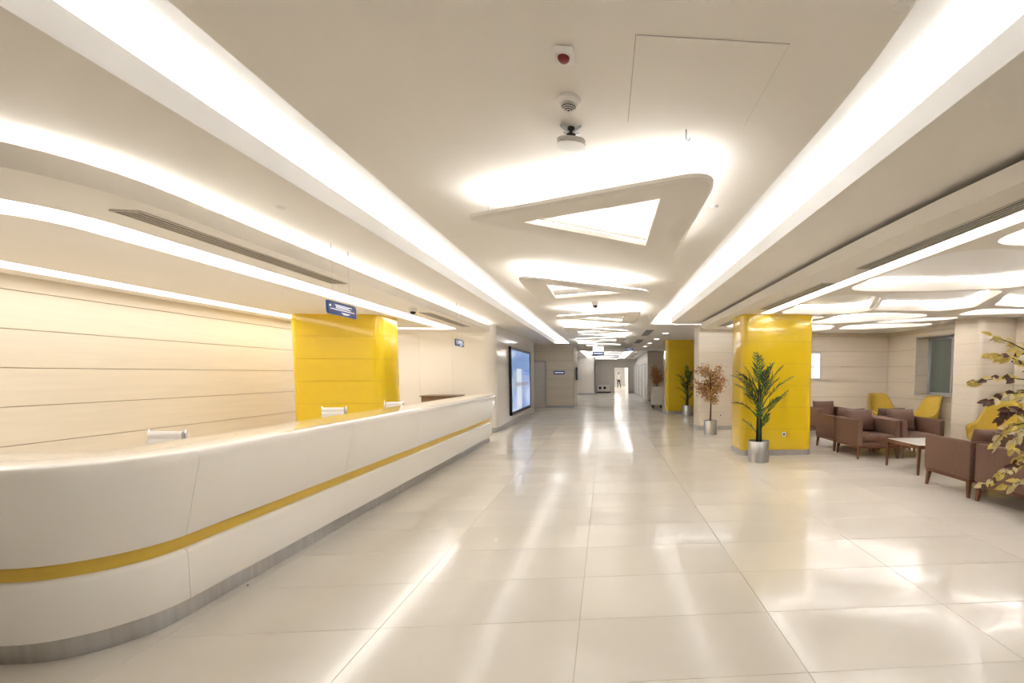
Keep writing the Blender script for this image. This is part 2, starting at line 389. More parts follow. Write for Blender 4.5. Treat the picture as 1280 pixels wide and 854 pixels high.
def strip_path(name, pts, w, z, mt, parent, th=.008, dx=0):   # flat ribbon along an open polyline, left side
    v, f = [], []; n = len(pts)
    for i, p in enumerate(pts):
        a = Vector(pts[max(i-1, 0)]); b = Vector(pts[min(i+1, n-1)]); d = (b-a).normalized(); nn = Vector((-d.y, d.x)); p = Vector(p)
        q = p + nn*w; v += [(p.x, p.y, z), (q.x, q.y, z), (q.x, q.y, z+th), (p.x, p.y, z+th)]
    for i in range(n-1):
        for k in range(4): f.append((4*i+k, 4*i+(k+1) % 4, 4*i+4+(k+1) % 4, 4*i+4+k))
    f += [(0, 1, 2, 3), (4*n-1, 4*n-2, 4*n-3, 4*n-4)]
    return fix(pyd(name, v, f, mt, parent, world=True))
def lip(name, pts, w, z0, z1, parent, mt='white_paint'):
    return strip_path(name, pts, w, z0, mt, parent, th=z1-z0)
# left trough: lip, roof, led
lip('lip', [(-2.108, -4.2), (-2.108, 19.4)], .02, 2.8205, 2.965, sl)
strip_path('led_strip', [(-2.16, -4.1), (-2.16, 19.45)], .035, 2.885, 'led_white', sl)
box('trough_roof', -2.6, XL+.02, -4.2, 19.95, 3.14, 3.16, 'white_paint', sl, kind='structure')
box('trough_side', -2.6, -2.56, -4.2, 19.95, 2.86, 3.15, 'white_paint', sl, kind='structure')
box('trough_end', -2.6, XL+.02, 19.93, 19.95, 2.855, 3.15, 'white_paint', sl, kind='structure')
strip_path('led_strip', [(-1.6, 19.87), (-2.5, 19.87)], .03, 2.9, 'led_white', sl)
# right trough
lip('lip', [(1.688, -4.2), (1.688, 11.6)], .02, 2.8205, 2.965, sr)
strip_path('led_strip', [(1.775, -4.1), (1.775, 11.75)], .035, 2.885, 'led_white', sr)
box('trough_roof', .3, 4.4, -4.2, 12.12, 3.14, 3.16, 'white_paint', sr, kind='structure')
box('trough_side', 2.12, 2.16, -4.2, 11.7, 2.86, 3.15, 'white_paint', sr, kind='structure')
strip_path('led_strip', [(1.3, 12.0), (4.3, 12.0)], .03, 2.9, 'led_white', sr)
# far hall ceiling
holes = [rpoly([(1.0, 25.2), (1.55, 25.2), (1.55, 37), (1.0, 37)], .05, 2), rpoly([(-1.4, 25.2), (-1.0, 25.2), (-1.0, 37), (-1.4, 37)], .05, 2)]
def recess(parent, h, z0, lp, zt, off, ledw=.03, roofm='white_paint', inset=.45, ledm='led_white'):
    h = ccw(h); o = offset(h, off); v, f = [], []
    wall(v, f, offset(h, .001), z0+.001, z0+lp+.03, True); wall(v, f, offset(h, .008), z0+lp, z0+lp+.03); plate(v, f, [offset(h, .008), offset(h, .001)], z0+lp+.03, True); plate(v, f, [o, offset(h, .008)], z0+lp, True); wall(v, f, o, z0+lp, zt, True); plate(v, f, [o], zt)
    pyd('recess', v, f, roofm, parent, world=True)
    ring('led_strip', offset(h, off*inset+ledw), offset(h, off*inset), z0+lp+.012, ledm, parent, .006)
hc = slab('ceiling_hall', [(-4.5, 24.0), (4.4, 24.0), (4.4, 38.2), (-4.5, 38.2)], 2.80, 2.84, 'paint', holes)
for h in holes: recess(hc, h, 2.80, .05, 3.0, .1)
# reception raft with rounded end, ring slot of light
ro = rpoly([(-6.35, 2.47), (-2.87, 2.47), (-2.87, 12.1), (-6.35, 12.1)], [0, .9, .5, 0], 10)
ring_o = rpoly([(-6.04, 3.0), (-3.49, 3.0), (-3.49, 11.35), (-6.04, 11.35)], [.3, .7, .35, .3], 8)
ring_i = rpoly([(-5.68, 3.37), (-3.86, 3.37), (-3.86, 10.98), (-5.68, 10.98)], [.2, .45, .2, .2], 8)
rl = slab('ceiling_raft_reception', ro, 2.60, 2.73, 'paint', [ccw(ring_o)])
isl = slab('raft_island', ring_i, 2.60, 2.73, 'paint', parent=rl)
v, f = [], []; plate(v, f, [offset(ccw(ring_o), .01), offset(ccw(ring_i), -.01)], 2.665); pyd('led_diffuser', v, f, 'led_diffuser', rl)
v, f = [], []; plate(v, f, [offset(ccw(ring_o), .02), offset(ccw(ring_i), -.02)], 2.674); pyd('light_blocker', v, f, 'paint', rl)  # unseen plate added to stop the ring diffuser lighting the gap above
ri = offset(ccw(ro), -.12)
e = [p for p in ri if p[0] > -6.2]
# perimeter strip (open path, going from near end round the right side to the far end)
k0 = min(range(len(e)), key=lambda i: e[i][1])
strip_path('led_strip', [(-6.1, 2.59)] + [p for p in ccw(ri) if p[0] > -4.2 ] + [(-6.1, 11.98)], .03, 2.735, 'led_white', rl)
# waiting raft with free-form recesses
wr = [(2.31, 10.95), (2.31, 4.65), (2.325, 4.0), (2.36, 3.2), (2.42, 2.5), (2.55, 2.0), (2.85, 1.5), (3.5, 1.15), (4.5, 1.0), (8.0, 1.0), (8.0, 12.45), (3.9, 12.45), (3.9, 11.3), (2.75, 11.3), (2.45, 11.2)]
wr = cp(wr, 2.64)
B = [
 ([(3.12, 6.12), (3.10, 4.2), (3.45, 3.98), (4.2, 4.30), (5.5, 5.3), (5.2, 5.9), (4.3, 6.1)], .30),
 ([(3.2, 3.9), (3.2, 3.2), (4.6, 2.6), (5.6, 3.2), (5.4, 4.5), (4.2, 3.98)], .25),
 ([(3.84, 6.30), (5.27, 6.02), (6.1, 7.55), (5.9, 8.0), (4.66, 7.95)], .14),
 ([(3.12, 8.3), (3.10, 6.55), (3.45, 6.30), (4.0, 6.6), (4.62, 7.9), (4.5, 8.3), (4.0, 8.5)], .25),
 ([(5.35, 6.0), (5.75, 5.5), (6.6, 5.6), (7.3, 7.0), (7.0, 7.6), (6.25, 7.35)], .18),
 ([(6.35, 7.9), (6.5, 7.72), (7.6, 7.8), (7.65, 8.3), (6.6, 8.6)], .12),
 ([(4.35, 10.0), (4.45, 8.5), (5.1, 8.25), (5.9, 8.4), (6.2, 8.8), (5.9, 9.3), (5.0, 10.0)], .22),
 ([(5.65, 9.75), (6.3, 8.95), (6.9, 8.85), (6.95, 9.25), (6.2, 9.85)], .15),
 ([(5.45, 10.3), (6.1, 10.0), (7.2, 9.95), (7.3, 10.5), (6.4, 11.3), (5.7, 11.2)], .15),
 ([(3.7, 10.35), (5.2, 10.3), (5.55, 11.3), (5.3, 11.9), (4.1, 11.9)], .18),
 ([(3.2, 9.7), (3.9, 8.75), (4.25, 8.75), (4.1, 9.9), (3.5, 10.1)], .12),
 ([(5.9, 3.4), (7.3, 3.4), (7.5, 5.2), (6.4, 5.2)], .25),
]
blobs = [ccw(rpoly(cp(p, 2.64), r*1.6, 7)) for p, r in B]
slotA = ccw(rpoly([(2.83, 2.45), (3.03, 2.3), (3.03, 8.25), (2.83, 8.25)], .03, 2))
slotB = ccw(rpoly([(2.83, 9.3), (3.03, 9.3), (3.03, 10.6), (2.83, 10.6)], .03, 2))
wrf = slab('ceiling_raft_waiting', wr, 2.64, 2.765, 'paint', blobs[:0] + [ccw(b) for b in blobs] + [slotA, slotB], top=False)
for h in blobs: recess(wrf, h, 2.64, .035, 2.805, .07, ledw=.03, inset=.3, ledm='led_bright')
for h in (slotA, slotB):
    v, f = [], []; plate(v, f, [offset(h, .005)], 2.69); pyd('led_diffuser', v, f, 'led_diffuser', wrf)
    v, f = [], []; hh = offset(h, .015); plate(v, f, [hh], 2.70); wall(v, f, hh, 2.66, 2.70); pyd('light_blocker', v, f, 'paint', wrf)  # added unseen cover, keeps slot glow off the soffit above the raft
# linear vents
def vent(name, x0, x1, y0, y1, z, label, n=4, grp='linear air vents in the ceilings'):
    t = thing(name, label, 'air vent', ((x0+x1)/2, (y0+y1)/2, z), 0, grp)
    w_, l_ = x1-x0, y1-y0
    bm = bmesh.new(); bx2(bm, -w_/2, w_/2, -l_/2, l_/2, -.003, -.001); bobj('backing', bm, 'vent_dark', t)
    bm = bmesh.new(); e_ = .012
    for a in ((-w_/2-e_, -w_/2+.004, -l_/2-e_, l_/2+e_), (w_/2-.004, w_/2+e_, -l_/2-e_, l_/2+e_), (-w_/2, w_/2, -l_/2-e_, -l_/2+.004), (-w_/2, w_/2, l_/2-.004, l_/2+e_)): bx2(bm, *a, -.010, 0)
    bobj('frame', bm, 'vent_metal', t)
    for k in range(1, n):
        x = -w_/2 + w_*k/n; bm = bmesh.new(); bx2(bm, x-w_/n*.16, x+w_/n*.16, -l_/2, l_/2, -.011, -.004); bobj('slat', bm, 'vent_metal', t)
    return t
vent('ceiling_vent', -3.20, -3.04, 3.31, 5.70, 2.60, 'long dark slotted air vent in the ceiling raft above the reception counter')
vent('ceiling_vent', -3.20, -3.04, 8.26, 10.58, 2.60, 'pale slotted air vent in the reception raft near the white end wall')
vent('ceiling_vent', 2.64, 2.78, 1.75, 4.65, 2.64, 'longest slotted air vent beside the light slot over the waiting area')
vent('ceiling_vent', 2.64, 2.78, 5.43, 7.65, 2.64, 'slotted air vent just in front of the near yellow column')
vent('ceiling_vent', 2.60, 2.74, 9.4, 10.4, 2.64, 'short slotted air vent behind the near yellow column')
vent('ceiling_vent', 1.22, 1.44, 13.6, 15.6, 2.85, 'dark air vent in the corridor ceiling left of the nearest downlight', n=5)
vent('ceiling_vent', 1.22, 1.44, 17.4, 19.4, 2.85, 'dark air vent in the corridor ceiling further along, left of the smaller downlights', n=5)
vent('ceiling_vent', 1.78, 2.0, 28.0, 29.3, 2.80, 'small dark air vent in the far hall ceiling by the right wall', n=4)
vent('ceiling_vent', 1.78, 2.0, 31.4, 32.8, 2.80, 'smallest dark air vent in the far hall ceiling, nearest its end wall', n=4)
# access panel
bm = bmesh.new(); o_ = [(.122, 1.85), (.742, 1.85), (.742, 2.47), (.122, 2.47)]
pn = box('access_panel', .125, .739, 1.853, 2.467, 2.846, 2.852, 'paint', ceiling)
v, f = [], []; plate(v, f, [ccw(o_), offset(ccw(o_), -.004)], 2.8493); pyd('panel_gap', v, f, 'grout', ceiling)
# ------------------------------------------------------------------ triangular pendants
def triangle_light(cy, flip, label, w=1.0, zb=2.65, x0=0, hz=2.85, s=1.0):
    t = thing('triangle_light', label, 'ceiling light', (x0, cy, zb), 0, 'triangular pendant lights down the corridor ceiling')
    k = -1 if flip else 1
    out = [(-1.06*k*s, .0), (.66*k*s, -.93*s), (.66*k*s, .99*s)]; inn = [(-.60*k*s, .0), (.353*k*s, -.53*s), (.353*k*s, .53*s)]
    o = ccw(rpoly(out, [.10*s, .17*s, .15*s], 8)); i_ = ccw(inn)
    v, f = [], []; ob = offset(o, -.02); plate(v, f, [ob, i_], 0); wall(v, f, i_, 0, .035, True); plate(v, f, [o, i_], .035, True)
    b = len(v); n = len(o); v += [(x, y, 0) for x, y in ob] + [(x, y, .012) for x, y in o] + [(x, y, .035) for x, y in o]
    for a in range(n):
        c = (a+1) % n; f += [(b+a, b+c, b+n+c, b+n+a), (b+n+a, b+n+c, b+2*n+c, b+2*n+a)]
    pyd('body', v, f, 'paint', t)
    for nm, lo, li in (('led_strip', offset(o, -.035), offset(o, -.06)), ('led_strip', offset(i_, .055), offset(i_, .03))):
        v, f = [], []; plate(v, f, [lo, li], .048, True); plate(v, f, [lo, li], .042); wall(v, f, lo, .042, .048); wall(v, f, li, .042, .048, True); pyd(nm, v, f, 'led_pendant', t)
    for (x, y) in ((-.85*k*s, 0), (.5*k*s, -.75*s), (.5*k*s, .75*s)):
        bm = bmesh.new(); tube(bm, [(x, y, .03), (x, y, hz-zb-.001)], .0025, 5); bobj('wire', bm, 'alu', t)
L_ = ['nearest and largest triangular pendant light, its point aimed left', 'second triangular pendant light from the front, its point aimed right, before the dome camera',
      'third triangular pendant light, thin and seen edge-on just behind the dome camera', 'fourth triangular pendant light down the corridor, pointing right',
      'fifth triangular pendant light down the corridor, pointing left', 'sixth triangular pendant light, the last before the hanging light box']
for k in range(6): triangle_light(3.50 + 2.89*k, k % 2 == 1, L_[k], x0=-.38 if k % 2 else 0)
triangle_light(.05, True, 'added triangular pendant fill light overhead, out of view')  # unseen pendants, this and the next, added as fill for the near room
triangle_light(-2.6, False, 'added triangular pendant fill light near the back wall, behind the viewer')
triangle_light(26.5, True, 'triangular pendant light at the start of the far hall ceiling', zb=2.62, hz=2.80, x0=-.1)
triangle_light(30.0, False, 'middle triangular pendant light in the far hall ceiling', zb=2.62, hz=2.80, x0=-.1)
triangle_light(33.5, True, 'last triangular pendant light in the far hall ceiling', zb=2.62, hz=2.80, x0=-.1)
# downlights
for (x, y, l) in ((1.92, 14.6, 'nearest of the four round downlights before the far yellow column'), (1.90, 17.0, 'second round downlight from the front, left of the far yellow column'), (1.87, 19.3, 'third round downlight from the front along the corridor ceiling'), (1.86, 21.6, 'farthest and smallest of the four round downlights')):
    t = thing('downlight', l, 'ceiling light', (x, y, 2.85), 0, 'round downlights in the corridor ceiling')
    bm = bmesh.new(); lathe(bm, [(.13, 0), (.125, -.012), (.10, -.014), (.098, -.002)], 20, close=False); bobj('rim', bm, 'plastic_white', t, smooth=True)
    bm = bmesh.new(); lathe(bm, [(.098, -.003), (.098, -.009)], 20); bobj('lamp_disc', bm, 'lamp', t)
# ------------------------------------------------------------------ small ceiling devices
t = thing('fire_alarm', 'square white fire alarm with dark red dome on the ceiling', 'alarm', (-.165, 1.97, 2.85))
bm = bmesh.new(); abox(bm, (0, 0, -.015), (.085, .085, .03), .012, 3); bobj('housing', bm, 'plastic_white', t, smooth=True, ang=60)
bm = bmesh.new(); lathe(bm, [(.025, -.028), (.024, -.036), (.018, -.044), (.008, -.047)], 20, (0, -.008)); bobj('dome', bm, 'plastic_red', t, smooth=True)
t = thing('smoke_detector', 'round white smoke detector with dark slots behind the fire alarm', 'detector', (-.172, 2.30, 2.85))
bm = bmesh.new(); lathe(bm, [(.06, 0), (.06, -.014), (.05, -.022), (.042, -.024)], 28); bobj('base', bm, 'plastic_white', t, smooth=True, ang=50)
bm = bmesh.new(); lathe(bm, [(.036, -.024), (.034, -.036), (.010, -.047)], 24); bobj('sensor', bm, 'vent_dark', t, smooth=True)
for r, z in ((.040, -.027), (.037, -.033), (.031, -.039), (.023, -.044), (.013, -.048)):
    bm = bmesh.new(); lathe(bm, [(r, z), (r, z-.0025), (r-.005, z-.0025), (r-.005, z)], 24, close=False); bobj('ring', bm, 'plastic_white', t)
t = thing('access_point', 'white squarish wireless access point hung on a dark bracket below the smoke detector', 'access point', (-.178, 2.55, 2.85))
bm = bmesh.new(); lathe(bm, [(.02, 0), (.02, -.055)], 10); abox(bm, (0, 0, -.05), (.05, .04, .02), .003); bobj('mount', bm, 'black', t)
for s in (-1, 1):
    bm = bmesh.new(); tube(bm, [(0, -.01, -.035), (s*.04, -.02, -.014), (s*.055, -.02, -.001)], .006, 6); tube(bm, [(0, .01, -.035), (s*.04, .03, -.012)], .005, 6); bobj('bracket', bm, 'alu', t)
bm = bmesh.new(); prism(bm, rpoly([(-.075, -.075), (.075, -.075), (.075, .075), (-.075, .075)], .05, 6), -.092, -.066)
bmesh.ops.bevel(bm, geom=[e_ for e_ in bm.edges], offset=.006, segments=2, affect='EDGES'); b_ = bobj('body', bm, 'plastic_white', t, smooth=True, ang=50); b_.rotation_euler = (math.radians(6), 0, .1)
def domecam(x, y, z, l):
    t = thing('dome_camera', l, 'camera', (x, y, z))
    bm = bmesh.new(); lathe(bm, [(.06, 0), (.06, -.03), (.055, -.05), (.045, -.06)], 24); bobj('housing', bm, 'plastic_white', t, smooth=True, ang=50)
    bm = bmesh.new(); lathe(bm, [(.045, -.058), (.043, -.075), (.034, -.092), (.018, -.102), (.004, -.105)], 24); bobj('dome', bm, 'black_gloss', t, smooth=True)
domecam(-3.10, 7.72, 2.60, 'dome camera under the reception raft near the second vent')
domecam(-.184, 8.5, 2.85, 'dome camera on the corridor ceiling between the second and third triangular pendants')
for (x, y, z, l) in ((.855, 3.58, 2.85, 'small round sprinkler plate right of the nearest triangular pendant'), (.95, 6.55, 2.85, 'tiny round sprinkler plate right of the second triangular pendant'), (-2.5, 3.52, 2.82, 'small round sprinkler plate on the left soffit above the counter'), (-4.06, 5.76, 2.60, 'round sprinkler plate in the reception raft left of the bright ring slot'), (1.12 - .05, 1.63, 2.85, 'faint round sprinkler plate at the top edge of the central ceiling')):
    bm = bmesh.new(); lathe(bm, [(.035, 0), (.034, -.006), (.025, -.010), (.02, -.016)], 20)
    o = bobj('sprinkler_plate', bm, 'plastic_white', smooth=True, ang=50); o.location = (x, cy(x, y, z), z); tag(o, l, 'sprinkler', 'ceiling sprinklers')
bm = bmesh.new(); tube(bm, [(.44, 2.52, 2.85), (.44, 2.52, 2.80), (.455, 2.52, 2.79), (.46, 2.52, 2.805)], .004, 6)
tag(bobj('ceiling_hook', bm, 'alu', smooth=True), 'small metal hook in the ceiling above the nearest triangular pendant', 'hook')
# ------------------------------------------------------------------ hanging signs
def txt(name, body, size, mt, parent, loc, rot_, ext=.0008, sx=1):
    cu = bpy.data.curves.new(name, 'FONT'); cu.body = body; cu.size = size; cu.extrude = ext; cu.align_x = 'CENTER'; cu.align_y = 'CENTER'; cu.materials.append(M[mt])
    o = bpy.data.objects.new(name, cu); C.objects.link(o); o.parent = parent; o.location = loc; o.rotation_euler = rot_; o.scale = (sx, 1, 1)
    dg = bpy.context.evaluated_depsgraph_get(); me = bpy.data.meshes.new_from_object(o.evaluated_get(dg)); n = bpy.data.objects.new(name, me); C.objects.link(n)
    n.parent = parent; n.location = loc; n.rotation_euler = rot_; n['kind'] = 'stuff'; bpy.data.objects.remove(o); n.name = name; return n
def hang_sign(x, y, z0, z1, ln, rz, zc, label, kind=0):
    t = thing('hanging_sign', label, 'sign', (x, y, z0), rz); h = z1-z0      # board in local xz plane, facing -y
    bm = bmesh.new(); pl = rpoly([(-ln/2, 0), (ln/2, 0), (ln/2, h), (-ln/2, h)], [h*.35, 0, h*.35, 0], 5)
    vb = [bm.verts.new((a, -.012, b)) for a, b in pl]; vt = [bm.verts.new((a, .012, b)) for a, b in pl]; n = len(pl); bm.faces.new(vb); bm.faces.new(vt[::-1])
    for i in range(n): bm.faces.new((vb[i], vt[i], vt[(i+1) % n], vb[(i+1) % n]))
    bobj('board', bm, 'sign_blue', t)
    bm = bmesh.new()
    if kind == 0:     # two flowing white lettering lines: too small to read, thin pale strokes
        for (a, b, zz) in ((-.28, .32, .76), (-.25, .20, .66), (-.25, .28, .56), (-.44, .42, .42), (-.06, .24, .22), (.0, .18, .14)):
            k = a
            while k < b:
                l_ = R.uniform(.02, .06); bx2(bm, ln*k, ln*min(b, k+l_), -.0145, -.0122, h*(zz-.022), h*(zz+.028)); k += l_ + .008
        bx2(bm, -ln*.47, -ln*.42, -.0145, -.0122, h*.58, h*.72)
    else:
        for (a, b, zz) in ((-.42, -.36, .5), (-.30, .40, .62), (-.30, .25, .32)):
            k = a
            while k < b:
                l_ = R.uniform(.02, .06); bx2(bm, ln*k, ln*min(b, k+l_), -.0145, -.0122, h*(zz-.06), h*(zz+.06)); k += l_ + .01
    bobj('lettering', bm, 'sign_white', t, kind='stuff')
    for s in (-.3, .3):
        bm = bmesh.new(); tube(bm, [(s*ln, 0, h), (s*ln, 0, zc-z0)], .0015, 5); bobj('wire', bm, 'alu', t)
        bm = bmesh.new(); tube(bm, [(s*ln, 0, zc-z0-.05), (s*ln, 0, zc-z0)], .006, 6); bobj('anchor', bm, 'alu', t)
hang_sign(-2.70, 4.97, 2.125, 2.255, .50, math.pi/2, 2.82, 'blue hanging sign with white lettering in front of the left yellow column')
hang_sign(-2.70, 8.76, 2.045, 2.17, .47, math.pi/2, 2.82, 'smaller blue hanging sign in front of the white end wall')
hang_sign(1.03, 20.0, 2.57, 2.69, .34, 0, 2.85, 'blue hanging sign in the far corridor beside the ceiling vent', 1)
t = thing('light_box_sign', 'hanging light box with white upper half and blue lower half at the corridor end', 'sign', (-.31, 20.4, 2.37))
box('blue_panel', -.25, .25, -.04, .04, 0, .16, 'sign_blue', t); box('white_panel', -.25, .22, -.04, .04, .165, .385, 'light_box', t)
bm = bmesh.new()
for k in range(7): bx2(bm, -.19+.055*k, -.15+.055*k, -.045, -.0405, .05, .11)
bobj('lettering', bm, 'sign_white', t, kind='stuff')
for s in (-.15, .15): bm = bmesh.new(); tube(bm, [(s, 0, .38), (s, 0, .48)], .004, 5); bobj('wire', bm, 'alu', t)
# wall sign on block
t = thing('wall_sign', 'small blue sign on the beige stone wall at the far left', 'sign', (-2.11, 21.055, 1.53))
box('board', -.25, .25, -.02, 0, 0, .15, 'sign_blue', t)
bm = bmesh.new()
for k in range(8): bx2(bm, -.19+.05*k, -.155+.05*k, -.023, -.0203, .055, .095)
bobj('lettering', bm, 'sign_white', t, kind='stuff')
# big video wall
t = thing('video_wall', 'large black framed video screen showing a pale blue picture on the white wall', 'screen', (-2.868, 15.66, .29))
bm = bmesh.new()
for a in ((0, .07, -1.78, -1.70, 0, 2.07), (0, .07, 1.70, 1.78, 0, 2.07), (0, .07, -1.78, 1.78, 0, .10), (0, .07, -1.78, 1.78, 1.99, 2.07)): bx2(bm, *a)
bobj('frame', bm, 'black', t)
for i in range(2):
    for j in range(2): box('display', .0, .045, -1.70+1.702*i, .0-.002+1.702*i, .10+.946*j, 1.044+.946*j, M and 'video_picture', t)
def pic(name, y0, y1, z0, z1, mt): box(name, .0452, .0462, y0, y1, z0, z1, mt, t)
mat('picture_pale', (.1, .12, .15), .15, emit=((.72, .78, .88), .24)); mat('picture_dash', (.1, .08, .08), .15, emit=((.35, .28, .36), .22)); mat('picture_green', (.05, .08, .05), .15, emit=((.34, .47, .50), .26))
pic('picture_block', -.85, .0, .12, 1.42, 'picture_pale'); pic('picture_block', -1.35, -.95, .75, 1.35, 'picture_green')
for k in range(9): box('picture_dash', .0464, .0470, -.95+.27*k, -.76+.27*k, .86, .98, 'picture_dash', t)
# thin dark screen on the block side
t = thing('wall_monitor', 'thin black monitor mounted on the side of the far stone wall', 'screen', (-1.46, 22.7, 1.25))
box('casing', .03, .09, -.5, .5, 0, .62, 'black', t, bev=.006); box('bracket', 0, .03, -.1, .1, .2, .4, 'black', t)
# far console
t = thing('console_cabinet', 'low pale metal cabinet with dark round holes against the far end wall', 'cabinet', (-.2, 37.6, 0))
box('body', -.5, .5, -.25, .25, .12, .68, 'plastic_white', t, bev=.02); box('base', -.55, .6, -.3, .3, .0, .12, 'black', t)
for x in (-.25, .12):
    bm = bmesh.new(); lathe(bm, [(.11, 0), (.11, .02)], 16); o = bobj('dial', bm, 'black', t); o.rotation_euler = (math.pi/2, 0, 0); o.location = (x, -.25, .42)
box('top_rail', -.5, .5, -.2, .2, .68, .74, 'alu', t, bev=.01)
# tv in the waiting area
t = thing('wall_television', 'flat television with a white picture half hidden behind the near yellow column', 'screen', (5.17, 11.925, 1.39))
box('casing', -.6, .6, -.05, 0, 0, .72, 'alu', t, bev=.006); box('picture', -.575, .575, -.054, -.0505, .03, .69, 'screen_white', t)
o = txt('lettering', 'MEE', .10, 'sign_blue', t, (.33, -.056, .345), (math.pi/2, 0, 0))
# outlets
def outlet(x, y, z, l):
    t = thing('wall_outlet', l, 'outlet', (x, y, z))
    box('plate', -.04, .04, -.010, 0, -.04, .04, 'plastic_white', t, bev=.003)
    bm = bmesh.new(); lathe(bm, [(.02, 0), (.02, .003)], 14); o = bobj('socket', bm, 'vent_dark', t); o.rotation_euler = (math.pi/2, 0, 0); o.location = (0, -.0095, 0)
outlet(3.35, 8.32, .40, 'white power outlet on the near yellow column'); outlet(3.17, 12.38, .40, 'white power outlet on the beige stone column')
# ------------------------------------------------------------------ reception counter
def cpath():
    p = [(-2.65, 10.62)]; y = 10.62
    while y > 3.0: y -= .4; p.append((-2.65, max(y, 3.0)))
    r = .42; cx, cy_ = -2.65 - r, 3.0
    for k in range(1, 17):
        a = k*math.pi/32; p.append((cx + r*math.cos(a), cy_ - r*math.sin(a)))
    x = cx
    while x > -5.9: x -= .3; p.append((x, cy_ - r))
    return p
CP = cpath()
def arclen(p):
    s = [0]
    for a, b in zip(p, p[1:]): s.append(s[-1] + (Vector(b)-Vector(a)).length)
    return s
CS = arclen(CP)
def at_s(s):
    for i in range(len(CP)-1):
        if CS[i+1] >= s or i == len(CP)-2:
            u = (s-CS[i])/(CS[i+1]-CS[i]); a, b = Vector(CP[i]), Vector(CP[i+1]); return a.lerp(b, u)
def nrm_s(s):
    a, b = at_s(max(0, s-.03)), at_s(min(CS[-1], s+.03)); d = (b-a).normalized(); return Vector((-d.y, d.x))
def sweep(name, prof, s0, s1, mt, parent, ang=30):
    ss = [s0] + [s for s in CS if s0+.02 < s < s1-.02] + [s1]; v, f = [], []; n = len(prof)
    for s in ss:
        p, q = at_s(s), nrm_s(s)
        for d, z in prof: v.append((p.x+q.x*d, p.y+q.y*d, z))
    for i in range(len(ss)-1):
        for k in range(n): f.append((i*n+k, i*n+(k+1) % n, (i+1)*n+(k+1) % n, (i+1)*n+k))
    f += [tuple(range(n)), tuple(range(len(v)-1, len(v)-1-n, -1))]
    o = pyd(name, v, f, mt, parent, smooth=True); fix(o); o.data.shade_smooth(); o.data.set_sharp_from_angle(angle=math.radians(ang)); return o
ct = thing('reception_counter', 'long curved glossy white reception counter with a gold stripe and steel plinth', 'counter')
js = [0, 10.62-8.2, 10.62-6.46, 10.62-4.72, CS[-1]*0+10.62-3.0, CS[-1]-1.6, CS[-1]]
up_prof = [(.02, .530), (.040, .530), (.047, .538), (.146, .985), (.151, 1.010), (.150, 1.028), (.142, 1.045), (.127, 1.058), (.105, 1.066), (.07, 1.070), (-.36, 1.070), (-.385, 1.066), (-.39, 1.055), (-.39, 1.03), (.06, 1.02), (.02, .96)]
lo_prof = [(.0, .125), (.038, .125), (.048, .128), (.052, .136), (.050, .415), (.047, .430), (.039, .442), (.026, .448), (.0, .45)]
for a, b in zip(js, js[1:]):
    sweep('upper_panel', up_prof, a+.0015, b-.0015, 'counter_white', ct, 40)
    sweep('lower_panel', lo_prof, a+.0015, b-.0015, 'counter_white', ct, 40)
sweep('stripe', [(.0, .42), (.016, .42), (.016, .54), (.0, .54)], .01, CS[-1], 'counter_gold', ct)
sweep('plinth', [(-.05, 0), (0, 0), (.0, .13), (-.05, .13)], .0, CS[-1], 'steel', ct)
sweep('carcass', [(-.06, .01), (.0, .13), (.0, 1.0), (-.06, 1.0)], .01, CS[-1]-.01, 'counter_white', ct)
sweep('desk_board', [(-.70, .73), (-.06, .73), (-.06, .76), (-.70, .76)], .3, 7.4, 'counter_white', ct)
# brown box shape behind the counter's far end
t = thing('back_cabinet', 'low brown wooden cabinet behind the far end of the counter', 'cabinet', (-4.07, 11.8, 0))
box('body', -.42, .42, -.28, .28, 0, .985, 'brown_wood', t, bev=.005); box('top', -.45, .45, -.31, .30, .985, 1.01, 'brown_wood', t, bev=.004)
for s in (-1, 1):
    d = box('door', s*.21-.19, s*.21+.19, -.30, -.281, .05, .95, 'brown_wood', t, bev=.003); box('handle', s*.04-.008, s*.04+.008, -.325, -.301, .45, .60, 'alu', d)
